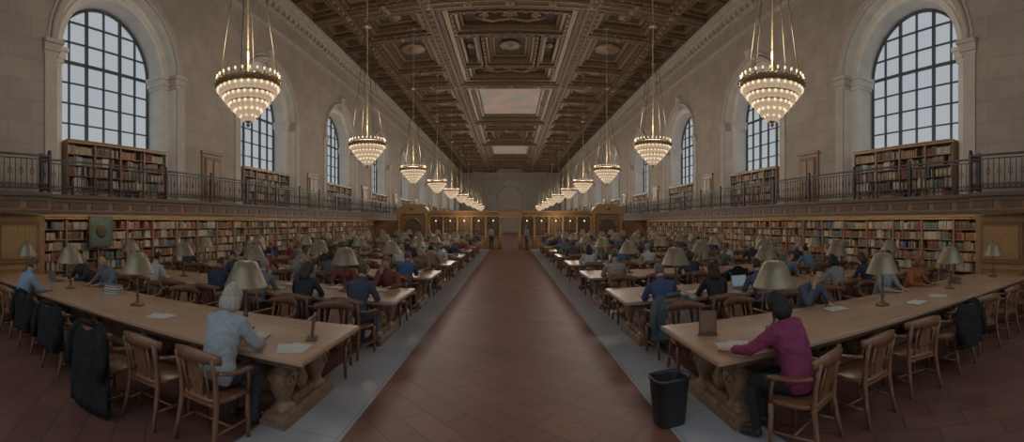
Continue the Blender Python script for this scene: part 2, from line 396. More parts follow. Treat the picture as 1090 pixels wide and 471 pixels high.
mb.box(-.48,.48,-.09,-.05,BAL,BAL+1.93,1)
for z0,z1 in ((.2,.8),(.95,1.8)):
    for x in (-.4,.05): mb.box(x,x+.35,-.11,-.08,BAL+z0,BAL+z1,0)
mb.box(-.66,.66,-.12,.0,BAL+2.05,BAL+2.15,0); mb.ball((.4,-.13,BAL+1),.03,8,2)
dm=mb.mesh('gallery_door',[wood,wood_dk,brass]); d=1
for s in (-1,1):
    for k in range(1,9):
        ob('door_%d'%d,dm,(s*(W-.01),bays[k]+4.5,0),pi/2 if s<0 else -pi/2); d+=1
# ---------------------------------------------------------------- bookcases
PAL=[(.26,.09,.07),(.36,.28,.20),(.22,.14,.10),(.44,.37,.28),(.12,.08,.06),(.09,.14,.11),(.09,.12,.18),(.36,.19,.10),(.17,.11,.08),(.34,.25,.17),(.50,.45,.37),(.22,.07,.06),(.15,.15,.15),(.42,.31,.17),(.40,.33,.26),(.2,.2,.19)]
def bookcase(w,h,rows,base,sections,seed,depth=.34):
    rnd=random.Random(seed); mb=MB(); bk=MB()
    hw=w/2
    mb.box(-hw,hw,depth-.03,depth,0,h,0)
    mb.box(-hw,hw,0,depth,0,base,0)
    if base>.2:
        for i in range(sections):
            x=-hw+(i+.5)*w/sections; q=w/sections/2-.09
            mb.box(x-q,x+q,-.025,.0,.07,base-.06,1)
    rh=(h-base-.1)/rows
    for r in range(rows+1):
        z=base+r*rh; mb.box(-hw,hw,0,depth-.03,z-.012,z+.012,0)
    for i in range(sections+1):
        x=-hw+i*w/sections; t=.03
        mb.box(max(x-t,-hw),min(x+t,hw),-.02,depth,0,h-.08,0)
    mb.box(-hw,hw,-.05,depth,h-.1,h-.03,1); mb.box(-hw,hw,-.09,depth,h-.03,h,1)
    for i in range(sections):
        xa=-hw+i*w/sections+.035; xb=xa+w/sections-.07
        for r in range(rows):
            z=base+r*rh+.013; x=xa; tone=rnd.choice(PAL); run=0; hh=rh*.8
            while x<xb-.05:
                if run<=0:
                    tone=rnd.choice(PAL); run=rnd.choice((1,1,2,3,6,12)); hh=rh*rnd.uniform(.62,.9)
                t=rnd.uniform(.022,.055); run-=1
                if rnd.random()<.035: x+=rnd.uniform(.04,.25); continue
                if x+t>xb: break
                f=rnd.uniform(.8,1.2); c=tuple(min(1,q*f) for q in tone); y0=rnd.uniform(.02,.06)
                hq=hh*rnd.uniform(.96,1.03)
                bk.box(x,x+t-.002,y0,y0+.2,z,z+hq,0,c)
                if rnd.random()<.4: bk.box(x+.002,x+t-.004,y0-.001,y0+.001,z+hq*.7,z+hq*.78,0,(.5,.4,.22))
                x+=t
    return mb.mesh('bookcase',[wood,wood_gold]),bk.mesh('shelved_books',[books_m])
low=[bookcase(4.5,2.22,6,.3,4,i) for i in range(3)]
upp=[bookcase(4.16,1.88,5,.08,4,10+i) for i in range(3)]
for s in (-1,1):
    rz=pi/2 if s<0 else -pi/2
    for k in range(6):
        a,b=low[(k+(s>0))%3]; o=ob('bookcase',a,(s*10.75,5.05+2.25+4.5*k,0),rz); ob('shelved_books',b,(0,0,0),0,o)
    for k,yc in enumerate(bays[1:],1):
        a,b=upp[k%3]; o=ob('bookcase',a,(s*(W+.12),yc,BAL+.001),rz); ob('shelved_books',b,(0,0,0),0,o)
mb=MB(); mb.box(-.42,.42,-.06,0,0,.95,0); mb.box(-.36,.36,-.07,-.055,.06,.89,1); mb.ball((0,-.07,.5),.2,12,2,(1,.1,1.2))
ob('framed_notice',mb.mesh('framed_notice',[wood_dk,cover_g,bronze]),(-10.65,7.3,1.28),pi/2)
# ---------------------------------------------------------------- catalogue partition
mb=MB(); PY=33.0
def px(x0,x1,y0,y1,z0,z1,m=0):
    mb.box(x0,x1,y0,y1,z0,z1,m)
for s in (-1,1):
    px(s*.75,s*6.4,PY,PY+.5,0,.95,0); px(s*.75,s*6.4,PY-.08,PY+.5,.95,1.03,1)
    px(s*.75,s*6.4,PY-.12,PY+.6,2.5,2.62,1); px(s*.75,s*6.4,PY,PY+.5,2.62,2.85,0); px(s*.75,s*6.4,PY-.2,PY+.7,2.85,2.98,1)
    for i in range(6):
        x=s*(.75+i*1.13)
        mb.lathe([(.13,0),(.13,.95),(.1,1.0),(.1,2.3),(.14,2.4),(.14,2.5)],10,1,(x,PY-.05,0))
    for i in range(5):
        x=.75+.565+i*1.13
        px(s*(x-.4),s*(x+.4),PY-.03,PY,.15,.8,1)
        mb.tube([(s*x-.42*math.cos(pi*j/10),PY+.05,2.05+.42*math.sin(pi*j/10)) for j in range(11)],.05,6,1)
        px(s*x-.02,s*x+.02,PY+.04,PY+.08,1.03,2.45,0); px(s*x-.5,s*x+.5,PY+.04,PY+.08,1.5,1.54,0)
        mb.ball((s*x,PY-.12,2.2),.07,8,3)
    px(s*.75,s*6.4,PY+.2,PY+.24,1.03,2.5,2)
    px(s*6.4,s*8.9,PY-.5,PY+.5,0,2.75,0); px(s*6.3,s*9.0,PY-.7,PY+.6,2.75,2.95,1)
    px(s*8.9,s*W,PY,PY+.5,0,2.24,0)
    xw=s*7.65
    for dx in (-1.1,1.1): mb.lathe([(.16,0),(.13,.3),(.12,2.4),(.17,2.6),(.17,2.75)],10,1,(xw+dx,PY-.55,0))
    px(xw-.7,xw+.7,PY-.52,PY-.49,.2,2.3,2)
    mb.tube([(xw-.7*math.cos(pi*j/12),PY-.55,1.8+.6*math.sin(pi*j/12)) for j in range(13)],.07,6,1)
    pts=[(xw-1.25*math.cos(pi*j/16),2.95+.6*math.sin(pi*j/16)) for j in range(17)]
    mb.rings([[(x,PY-.6,z) for x,z in pts],[(x,PY+.4,z) for x,z in pts]],1,False)
    mb.ball((xw,PY-.6,3.2),.18,10,0)
    ld=bpy.data.lights.new('partition_lamp_light','POINT'); ld.energy=38; ld.color=(1,.72,.42); ld.shadow_soft_size=.15
    lo=bpy.data.objects.new('partition_lamp_light',ld); col.objects.link(lo); lo.location=(s*3.6,PY-1.3,2.3)
px(-.9,.9,PY-.15,PY+.6,2.4,3.0,1); px(-1.05,1.05,PY-.25,PY+.7,3.0,3.1,0)
ob('catalogue_desk_partition',mb.mesh('catalogue_desk_partition',[wood,wood_gold,wood_dk,bulb]))
# ---------------------------------------------------------------- reading table
TL,TW=7.5,1.47; TX=1.79; TY0=3.34; PITCH=3.05; NR=9
mb=MB(); a,b=TL/2,TW/2
mb.rect([(a-.04,b-.04,.695),(a-.01,b-.01,.70),(a,b,.715),(a,b,.742),(a-.006,b-.006,.754),(a-.014,b-.014,.76)],0)
mb.rect([(a-.14,b-.14,.63),(a-.14,b-.14,.70)],1)
mb.rect([(a-.13,b-.13,.625),(a-.13,b-.13,.645)],1)
for x in (-a+.42,-1.25,1.25,a-.42):
    mb.rect([(.15,.58,0),(.15,.58,.05),(.13,.56,.06),(.13,.55,.10),(.10,.5,.12)],1,cx=x)
    for sg in (-1,1):
        mb.oct([(.10,.14,.10),(.10,.14,.14),(.07,.09,.17),(.06,.08,.21),(.085,.12,.28),(.11,.16,.38),(.115,.17,.45),(.09,.12,.52),(.07,.09,.55),(.10,.14,.58),(.11,.17,.63)],x,sg*.36,1)
        for g in (-1,1):
            mb.T=TR(x+g*.11,sg*.42,.42)
            mb.tube([(0,.10*math.exp(-t*.17)*math.cos(t*.7),.10*math.exp(-t*.17)*math.sin(t*.7)) for t in range(14)],.018,5,1); mb.T=None
    mb.box(x-.05,x+.05,-.25,.25,.12,.2,1); mb.box(x-.05,x+.05,-.2,.2,.52,.63,1)
    mb.oct([(.05,.05,.18),(.06,.12,.3),(.04,.05,.42),(.06,.1,.54)],x,0,1)
mb.box(-a+.42,a-.42,-.06,.06,.11,.2,1)
table_me=mb.mesh('reading_table',[wood_top,wood_leg])
# ---------------------------------------------------------------- armchair
mb=MB()
R=[]
for z,i in ((.415,.03),(.425,.0),(.45,.0),(.46,.012)):
    r=[]
    for j in range(20):
        t=2*pi*(j+.5)/20; c,d=math.cos(t),math.sin(t)
        r.append(((.265-i)*math.copysign(abs(c)**.55,c)*(1+.06*d),(.24-i)*math.copysign(abs(d)**.55,d),z))
    R.append(r)
mb.rings(R,0)
for sg in (-1,1):
    mb.tube([(sg*.24,.2,0),(sg*.235,.195,.2),(sg*.23,.19,.42)],[.020,.024,.028],8)
    mb.tube([(sg*.24,-.30,0),(sg*.225,-.25,.2),(sg*.215,-.215,.42),(sg*.22,-.235,.62),(sg*.225,-.285,.83)],[.020,.024,.028,.024,.022],8)
    mb.tube([(sg*.235,.19,.42),(sg*.27,.17,.55),(sg*.285,.14,.655)],[.022,.018,.02],8)
    mb.tube([(sg*.285,.20,.655),(sg*.298,.14,.672),(sg*.300,.0,.675),(sg*.29,-.12,.685),(sg*.245,-.225,.70)],[(.032,.018),(.040,.019),(.034,.018),(.03,.018),(.024,.018)],8)
    mb.tube([(sg*.238,.195,.17),(sg*.232,-.26,.17)],.013,6)
    mb.tube([(sg*.13,-.215,.45),(sg*.135,-.25,.6),(sg*.135,-.295,.78)],[(.018,.008)]*3,6)
mb.tube([(-.235,-.03,.17),(.235,-.03,.17)],.013,6)
mb.box(-.21,.21,.16,.2,.385,.42); mb.box(-.21,.21,-.22,-.18,.385,.42)
R=[]
for z,w_,y in ((.45,.06,-.215),(.52,.05,-.228),(.6,.09,-.25),(.68,.075,-.27),(.78,.06,-.297)):
    R.append([(-w_,y-.007,z),(w_,y-.007,z),(w_,y+.007,z),(-w_,y+.007,z)])
mb.rings(R,0,False)
R=[]
for i in range(15):
    t=-1+2*i/14; x=t*.285; y=-.335+.10*t*t; h=.052*(1-.45*t*t)+.008; zc=.82+.03*(1-t*t)
    R.append([(x,y-.014,zc-h),(x,y+.014,zc-h),(x,y+.016,zc),(x,y+.012,zc+h),(x,y-.012,zc+h),(x,y-.016,zc)])
mb.rings(R,0)
chair_me=mb.mesh('wooden_armchair',[wood_chair])
# ---------------------------------------------------------------- desk lamp
mb=MB()
mb.lathe([(.105,0),(.11,.008),(.105,.02),(.07,.03),(.04,.05),(.022,.08),(.018,.12),(.034,.15),(.018,.18),(.015,.3),(.024,.33),(.015,.36),(.014,.5),(.03,.52),(.03,.55),(.008,.58),(.008,.8),(.02,.81),(.012,.84)],12,0)
mb.lathe([(.255,.485),(.262,.49),(.255,.505),(.175,.68),(.125,.78),(.06,.80),(.02,.805)],24,1,cap=(False,True))
mb.lathe([(.248,.488),(.168,.675),(.12,.77)],24,2,cap=(False,False))
mb.ball((.07,0,.6),.035,8,3); mb.ball((-.07,0,.6),.035,8,3)
lamp_me=mb.mesh('desk_lamp',[bronze,shade_m,shade_in,bulb])
# ---------------------------------------------------------------- chandelier
mb=MB()
mb.lathe([(.66,.24),(.72,.26),(.76,.30),(.74,.35),(.68,.37),(.66,.32)],32,0,cap=(False,False))
for j in range(24):
    t=2*pi*j/24; mb.ball((.765*math.cos(t),.765*math.sin(t),.31),.03,6,0)
# beaded crystal skirts that bulge out under each ring and step inward towards the finial
tiers=[(.70,.22,.56,30),(.57,.05,.43,26),(.44,-.11,.30,20),(.31,-.25,.18,14),(.18,-.37,.08,8)]
for r,z,r2,n in tiers:
    mb.lathe([(r-.03,z-.02),(r+.01,z-.01),(r+.015,z+.012),(r-.03,z+.02)],32,0,cap=(False,False))
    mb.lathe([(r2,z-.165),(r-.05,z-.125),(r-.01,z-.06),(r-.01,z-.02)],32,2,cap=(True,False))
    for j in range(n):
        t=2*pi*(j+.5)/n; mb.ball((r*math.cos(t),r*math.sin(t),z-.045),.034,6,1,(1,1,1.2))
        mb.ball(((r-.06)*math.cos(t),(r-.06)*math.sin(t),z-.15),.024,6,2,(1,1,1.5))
for j in range(28):
    t=2*pi*j/28; c,s_=math.cos(t)*.72,math.sin(t)*.72
    mb.lathe([(.012,.36),(.014,.42)],6,0,(c,s_,0)); mb.ball((c,s_,.455),.026,6,1,(1,1,1.5))
mb.lathe([(.02,-.66),(.05,-.61),(.03,-.57),(.07,-.54),(.10,-.50),(.08,-.46)],12,0)
mb.lathe([(.04,-.5),(.1,-.2),(.12,.1),(.04,.2),(.02,.3),(.018,8.48),(.1,8.5),(.14,8.53)],10,0)
for j in range(4):
    t=2*pi*j/4+.4; x,y=.7*math.cos(t),.7*math.sin(t)
    mb.tube([(x,y,.35),(x*.52,y*.52,2.5),(x*.12,y*.12,5.0)],.013,5,3)
    mb.tube([(x,y,.32),(0,0,.2)],.014,5,0)
mb.lathe([(.1,4.95),(.16,5.0),(.1,5.1),(.03,5.2)],10,0)
ch_me=mb.mesh('chandelier',[brass,bulb,crystal,bronze])
for s in (-1,1):
    for k in range(10):
        y=7.85+8.1*k
        ob('chandelier',ch_me,(s*5.6,y,4.86),.3*k)
        ld=bpy.data.lights.new('chandelier_light','POINT'); ld.energy=245; ld.color=(1,.91,.80); ld.shadow_soft_size=.5
        lo=bpy.data.objects.new('chandelier_light',ld); col.objects.link(lo); lo.location=(s*5.6,y,5.95)
# ---------------------------------------------------------------- people
def head(mb,C,Rm,hair,bias):
    T0=mb.T; mb.T=Matrix.Translation(C)@Rm.to_4x4()
    nu,nv=36,26
    g=lambda a,c,s: math.exp(-((a-c)/s)**2)
    def pt(th,ph):
        d=Vector((math.cos(ph)*math.sin(th),math.cos(ph)*math.cos(th),math.sin(ph)))
        p=Vector((d.x*.076,d.y*.095,d.z*.118))
        if d.z<0:
            t=-d.z; p.x*=1-.30*t*t; 
            if d.y<0: p.y*=1-.35*t
        if d.y>0:
            x,z=p.x,p.z
            p.y+=.024*g(x,0,.012)*g(z,-.024,.02)+.010*g(x,0,.009)*g(z,.0,.02)-.009*(g(x,.031,.014)+g(x,-.031,.014))*g(z,.004,.011)\
                 +.005*g(x,0,.02)*g(z,-.058,.009)+.008*g(x,0,.022)*g(z,-.095,.016)+.004*g(z,.026,.009)
        return d,p
    R=[];H=[]
    for i in range(nv+1):
        ph=-pi/2+pi*i/nv; ph=max(min(ph,pi/2-.02),-pi/2+.02); r=[];h=[]
        for j in range(nu):
            th=2*pi*j/nu; d,p=pt(th,ph); r.append(p.copy())
            yn=d.y/max(math.hypot(d.x,d.y),.01)
            if hair=='short': lim=.058 if yn>.55 else (-.005 if yn>-.1 else -.07); k=.09
            elif hair=='bald': lim=.2 if yn>-.2 else -.05; k=.04
            elif hair=='bun': lim=.058 if yn>.55 else (-.0 if yn>.2 else -.085); k=.09
            else: lim=.060 if yn>.62 else (-.11 if yn<.5 else -.04); k=.12+.10*max(0,-d.z+.3)
            mk=1/(1+math.exp(-max(min((p.z-lim)/.006,30),-30)))
            kk=k*(1-.35*max(d.z,0)) 
            q=p*(1+mk*kk*(1+.10*math.sin(th*9+ph*3)*(1-abs(d.z)))-(1-mk)*.08)
            h.append(q)
        R.append(r);H.append(h)
    mb.rings(R,2); mb.rings(H,3)
    for sg in (-1,1):
        mb.ball((sg*.031,.082,.004),.0125,8,5); mb.ball((sg*.031,.0915,.004),.006,6,6)
        mb.tube([(sg*.018,.093,.024),(sg*.032,.094,.028),(sg*.046,.084,.022)],.003,5,3)
        if hair in('short','bald','bun'): mb.ball((sg*.078,-.005,-.008),.03,10,2,(.35,.65,1.05))
    mb.tube([(-.022,.087,-.058),(-.01,.097,-.055),(.0,.099,-.057),(.01,.097,-.055),(.022,.087,-.058)],[.002,.0045,.005,.0045,.002],6,7)
    if hair=='long':
        mb.tube([(0,-.03,.04),(0,-.05,-.02),(0,-.06,-.1),(0,-.065,-.18),(0,-.065,-.25)],[(.06,.05),(.096,.07),(.105,.068),(.1,.055),(.06,.03)],20,3)
    if hair=='bob':
        mb.tube([(0,-.02,.03),(0,-.025,-.03),(0,-.03,-.08),(0,-.032,-.12),(0,-.03,-.155)],[(.06,.06),(.096,.078),(.107,.082),(.102,.076),(.07,.05)],20,3)
    if hair=='bun': mb.ball((0,-.12,.035),.042,10,3)
    mb.T=T0
def hand(mb,w,F,U,side):
    F=Vector(F).normalized(); U=Vector(U); U=(U-F*U.dot(F)).normalized(); Sd=U.cross(F)*side
    w=Vector(w); P=lambda f,s,u: w+F*f+Sd*s+U*u
    R=[]
    for f,hw,hh in ((-.02,.024,.02),(.01,.028,.02),(.04,.038,.017),(.075,.042,.014),(.092,.036,.010)):
        R.append([P(f,hw*math.cos(2*pi*j/10),hh*math.sin(2*pi*j/10)) for j in range(10)])
    mb.rings(R,2)
    for s,l in ((.031,.066),(.011,.078),(-.011,.072),(-.031,.054)):
        mb.tube([P(.075,s*.9,0),P(.09,s,.004),P(.09+l*.45,s*1.08,.003),P(.09+l*.78,s*1.1,-.007),P(.09+l,s*1.1,-.018)],[.0095,.0095,.0085,.008,.006],6,2)
    mb.tube([P(.015,.025,-.002),P(.035,.045,-.004),P(.062,.06,-.006),P(.085,.062,-.010)],[.013,.012,.010,.007],6,2)
def person(name,L=.18,arms=('table','table'),hair='short',female=False,pitch=28,yaw=0,vox=.014,stand=False,sleeve=True,fold=.005,bulk=1.0):
    segs=[];t=MB()
    def chain(P,Rd,label):
        if label==0: Rd=[tuple(q*bulk for q in r) if isinstance(r,tuple) else r*bulk for r in Rd]
        P=[Vector(p) for p in P]; Rd=[(r,r) if not isinstance(r,tuple) else r for r in Rd]
        d0=(P[0]-P[1]).normalized(); d1=(P[-1]-P[-2]).normalized()
        r0=min(Rd[0])*.45; r1=min(Rd[-1])*.45
        PP=[P[0]+d0*r0]+P+[P[-1]+d1*r1]; RR=[(Rd[0][0]*.6,Rd[0][1]*.6)]+Rd+[(Rd[-1][0]*.6,Rd[-1][1]*.6)]
        t.tube(PP,RR,16)
        for i in range(len(P)-1): segs.append((P[i],P[i+1],sum(Rd[i])/2,sum(Rd[i+1])/2,label if not isinstance(label,list) else label[i]))
    fw=.93 if female else 1.0
    dz=.45 if stand else 0
    if stand: L=.02
    chain([(0,-.01,.50+dz),(0,-.005,.57+dz)],[(.165,.12),(.18*(1.04 if female else 1),.13)],1)
    chain([(0,0,.60+dz),(0,.2*L,.70+dz),(0,.42*L,.81+dz),(0,.72*L,.94+dz),(0,.93*L,1.03+dz),(0,.99*L,1.075+dz)],
          [(.172,.125),(.155*fw,.115),(.155*fw,.115),(.178*fw,.122),(.175*fw,.10),(.10*fw,.075)],0)
    if female: chain([(-.07,.75*L+.075,.95+dz),(.07,.75*L+.075,.95+dz)],[.06,.06],0)
    chain([(0,L,1.06+dz),(0,L+.025,1.13+dz),(0,L+.045,1.19+dz)],[.062*fw,.052*fw,.05*fw],2)
    hands=[]
    for sg,ar in zip((-1,1),arms):
        sh=Vector((sg*.178*fw,.93*L,1.03+dz))
        if stand or ar=='down':
            el=Vector((sg*.235,.93*L-.02,.76+dz)); wr=Vector((sg*.24,.93*L+.06,.52+dz)); F=(0,.2,-1); U=(sg,0,0)
        elif ar=='chin':
            el=Vector((sg*.20,L+.15,.815)); wr=Vector((sg*.075,L+.125,1.055)); F=(-sg*.25,.1,1); U=(0,1,0)
        elif ar=='reach':
            el=Vector((sg*.25,L+.20,.86)); wr=Vector((sg*.20,L+.44,.80)); F=(-sg*.1,1,-.08); U=(0,0,1)
        else:
            el=Vector((sg*.255,max(.25,L+.06),.815)); wr=Vector((sg*.13,max(.46,L+.26),.792)); F=(-sg*.35,1,-.06); U=(0,0,1)
        chain([(sg*.09,.93*L,1.045+dz),sh,sh.lerp(el,.5)+Vector((sg*.008,0,0)),el],[.06,.064*fw,.052*fw,.045*fw],0)
        ws=el.lerp(wr,.82)
        chain([el,el.lerp(wr,.35),ws],[.045*fw,.043*fw,.034*fw],0 if sleeve else 2)
        chain([ws,wr],[.028*fw,.025*fw],2)
        hands.append((wr,F,U,sg))
        if stand:
            chain([(sg*.09,0,.93),(sg*.095,.01,.72),(sg*.1,.01,.50),(sg*.1,-.01,.32),(sg*.1,-.02,.09)],[.088,.078,.058,.052,.04],1)
            chain([(sg*.1,-.04,.05),(sg*.11,.14,.035)],[.04,.035],4)
        else:
            chain([(sg*.085,.02,.545),(sg*.105,.22,.545),(sg*.12,.41,.53)],[.085,.08,.062],1)
            chain([(sg*.12,.41,.53),(sg*.12,.42,.34),(sg*.12,.38,.10)],[.06,.054,.042],1)
            chain([(sg*.12,.35,.055),(sg*.13,.53,.04)],[.042,.036],4)
    me=t.mesh('tmp',[]); o=bpy.data.objects.new('tmp',me); col.objects.link(o)
    md=o.modifiers.new('r','REMESH'); md.mode='VOXEL'; md.voxel_size=vox; 
    ms=o.modifiers.new('s','SMOOTH'); ms.factor=.5; ms.iterations=3
    dg=bpy.context.evaluated_depsgraph_get(); ev=o.evaluated_get(dg); em=ev.to_mesh()
    V=np.empty(len(em.vertices)*3); em.vertices.foreach_get('co',V); V=V.reshape(-1,3)
    Nn=np.empty(len(em.vertices)*3); em.vertices.foreach_get('normal',Nn); Nn=Nn.reshape(-1,3)
    F=[tuple(p.vertices) for p in em.polygons]
    ev.to_mesh_clear(); bpy.data.objects.remove(o)
    C=np.array([V[list(f)].mean(0) for f in F])
    def lab(C):
        best=np.full(len(C),1e9); lb=np.zeros(len(C),int)
        for a,b,ra,rb,l in segs:
            a=np.array(a);b=np.array(b);ab=b-a; tt=np.clip(((C-a)@ab)/max(ab@ab,1e-9),0,1)
            d=np.linalg.norm(C-a-tt[:,None]*ab,axis=1)/(ra+(rb-ra)*tt)
            k=d<best; best[k]=d[k]; lb[k]=l
        return lb
    lb=lab(C); lv=lab(V)
    for i in range(len(V)):
        if lv[i] in (0,1):
            p=V[i]; n=noise.noise(Vector((p[0]*9,p[1]*9,p[2]*14)))+.5*noise.noise(Vector((p[0]*22,p[1]*22,p[2]*26)))
            V[i]+=Nn[i]*(n*fold+.003)
    mb=MB(); mb.v=[tuple(v) for v in V]; mb.f=[list(f) for f in F]; mb.m=[int(x) for x in lb]; mb.s=[True]*len(F); mb.c=[None]*len(F)
    Rm=Matrix.Rotation(math.radians(yaw),3,'Z')@Matrix.Rotation(-math.radians(pitch),3,'X')
    head(mb,Vector((0,L+.05,1.19+dz))+Rm@Vector((0,.01,.07)),Rm,hair,0)
    for h in hands: hand(mb,*h)
    return mb.mesh(name,[top_r,bot_r,skin_r,hair_r,shoe,eyew,iris,lip])
pm={'m1':person('man',L=.17,bulk=1.06),'m2':person('man',L=.24,arms=('table','chin'),pitch=20,yaw=8),'m3':person('man',L=.12,hair='bald',pitch=35,bulk=1.08),
    'w1':person('woman',L=.18,hair='bob',female=True),'w2':person('woman',L=.14,hair='long',female=True,pitch=32,yaw=-10),
    'w3':person('woman',L=.22,arms=('chin','table'),hair='bun',female=True,pitch=15,yaw=12),
    'hw':person('woman',L=.15,hair='bob',female=True,pitch=14,vox=.011,bulk=1.14,fold=.008),
    'hp':person('woman',L=.16,arms=('reach','table'),hair='bob',female=True,pitch=22,vox=.011,bulk=1.2,fold=.011),
    'st':person('man_standing',stand=True,pitch=5),'sw':person('woman_standing',stand=True,hair='long',female=True,pitch=5)}
def solid(c,bump=.3): return M('fabric',c,.85,c2=tuple(q*.8 for q in c),scale=30,bump=bump)
def hairm(c): return M('hair_strands',c,.55,c2=tuple(q*.6 for q in c),scale=40,bump=.6,stretch=(3,3,.3))
def place_person(key,loc,rz,top=None,hair=None,bottom=None,skin=None,sc=None):
    kind='woman' if key in('w1','w2','w3','hw','hp','sw') else 'man'
    nm=('seated_' if key not in('st','sw') else 'standing_')+kind
    o=ob(nm,pm[key],loc,rz,None,sc)
    for i,c in ((0,top),(1,bottom),(2,skin),(3,hair)):
        if c is not None:
            o.material_slots[i].link='OBJECT'; o.material_slots[i].material=solid(c,.3 if i<2 else 0) if i!=3 else hairm(c)
    return o
def coat_mesh(z1,seed,mat,name,wd=1.0):
    mb=MB(); R=[]; n=36; K=14
    for i in range(K):
        f=i/(K-1); z=.925-(.925-z1)*f
        a=(.20+.09*min(1,f*5)+.02*f)*wd; b=.03+.06*min(1,f*4)+.03*f; r=[]
        for j in range(n):
            t=2*pi*j/n; w=1+(.10*math.sin(5*t+seed+f*2)+.05*math.sin(11*t+f*4))*min(1,f*2)
            r.append((a*w*math.cos(t),-.30+b*w*math.sin(t)+.0,z+.012*math.sin(3*t)*f))
        R.append(r)
    mb.rings(R,0)
    for sg in (-1,1):
        mb.tube([(sg*.2,-.30,.91),(sg*.29,-.33,.8),(sg*.33,-.36,.62),(sg*.31,-.39,.42)],[.045,.06,.055,.048],12,0)
    mb.tube([(-.14,-.30,.92),(-.08,-.35,.95),(0,-.37,.96),(.08,-.35,.95),(.14,-.30,.92)],[.02,.03,.032,.03,.02],8,0)
    return mb.mesh(name,[mat])
coat1=coat_mesh(.06,1,coat_bk,'black_coat',1.08); coat2=coat_mesh(.30,2,coat_bl,'denim_jacket'); coat3=coat_mesh(.35,3,coat_bk,'dark_jacket')
mb=MB()
for sg in (-1,1):
    R=[]
    for i in range(7):
        u=i/6; x=sg*u*.16; h=.012+.02*max(math.sin(min(u*1.25,1)*pi),0)**.8*(1-u*.3)
        R.append([(x,-.12,0.006),(x,.12,.006),(x,.12,h),(x,-.12,h)])
    mb.rings(R if sg>0 else R[::-1],0,False)
mb.box(-.17,.17,-.127,.127,0,.006,1)
book_me=mb.mesh('open_book',[paper,cover_r])
mb=MB()
for i,(x,y,r) in enumerate(((0,0,.1),(.10,.03,-.3))):
    mb.T=TR(x,y,.001+.0015*i,r); mb.box(-.105,.105,-.148,.148,0,.0012,0)
paper_me=mb.mesh('loose_papers',[paper])
mb=MB()
mb.rect([(.165,.115,0),(.17,.12,.004),(.17,.12,.014),(.165,.115,.017)],0); mb.box(-.14,.14,-.02,.08,.017,.0185,1)
mb.T=TR(0,.12,.018,0,-.25); mb.box(-.17,.17,-.004,.004,0,.23,0); mb.box(-.155,.155,-.0055,-.004,.015,.215,2)
lap_me=mb.mesh('laptop',[M('laptop_shell',(.25,.25,.26),.4,metal=.5),black_pl,screen_m])
mb=MB(); z=0
for i,(w,d,h,r,m_) in enumerate(((.16,.115,.045,.1,0),(.15,.11,.035,-.15,1),(.145,.1,.05,.2,2),(.13,.095,.03,0,0))):
    mb.T=TR(0,0,z,r); mb.box(-w,w,-d,d,0,.004,m_); mb.box(-w,w,-d,d,h-.004,h,m_); mb.box(-w,-w+.005,-d,d,0,h,m_); mb.box(-w+.004,w-.006,-d+.006,d-.006,.004,h-.004,3); z+=h
stack_me=mb.mesh('book_stack',[cover_r,cover_g,wood_dk,paper])
mb=MB(); mb.rect([(.11,.06,0),(.11,.06,.012),(.1,.05,.02)],0); mb.T=TR(0,0,.015,0,-.12); mb.box(-.1,.1,-.012,.012,0,.25,0); mb.box(-.085,.085,-.015,-.011,.02,.235,1)
sign_me=mb.mesh('table_sign',[wood_dk,wood_chair])
# ---------------------------------------------------------------- layout
rnd=random.Random(21)
heads=['m1','m2','m3','w1','w2','w3','m1','m2']
hero={
 (-1,0,'n',0):dict(k='hw',top=(.34,.38,.41),hair=(.50,.46,.39),bottom=(.05,.05,.06),dx=-.2,sc=(1.07,1.05,1.03)),
 (-1,0,'n',5):dict(k='m1',top=(.22,.32,.42),hair=(.1,.06,.04)),
 (-1,0,'f',5):dict(k='m3',top=(.13,.17,.24)),
 (-1,0,'f',6):dict(k='w2',top=(.03,.03,.035)),
 (-1,1,'n',0):dict(k='m1',top=(.05,.07,.11),hair=(.1,.07,.05),rz=-.2),
 (-1,1,'n',1):dict(k='w2',top=(.03,.035,.045)),
 (-1,1,'n',2):dict(k='m2',top=(.2,.22,.25)),
 (-1,1,'f',2):dict(k='w1',top=(.25,.2,.2)),
 (-1,2,'n',0):dict(k='m2',top=(.05,.12,.28)),
 (-1,2,'n',2):dict(k='w1',top=(.15,.15,.16)),
 (1,1,'n',0):dict(k='m1',top=(.06,.09,.2),hair=(.2,.17,.14)),
 (1,1,'n',1):dict(k='w2',top=(.03,.03,.035),hair=(.03,.02,.015)),
 (1,1,'n',2):dict(k='m2',top=(.09,.13,.2)),
 (1,2,'n',0):dict(k='m3',top=(.36,.32,.26)),
 (1,0,'f',4):dict(k='m1',top=(.28,.3,.33)),
 (1,0,'f',5):dict(k='w1',top=(.38,.12,.05),hair=(.3,.12,.04)),
 (1,0,'f',2):dict(k='m2',top=(.08,.1,.14)),
}
coats={(-1,0,'n',2):coat1,(-1,0,'n',4):coat3,(1,1,'n',0):coat2,(-1,0,'n',3):coat3,(1,0,'n',3):coat3,(1,1,'f',3):coat3}
shift={(-1,0,'n',2):(.40,.56),(-1,0,'n',1):(.02,.36),(-1,0,'n',3):(.12,.42)}
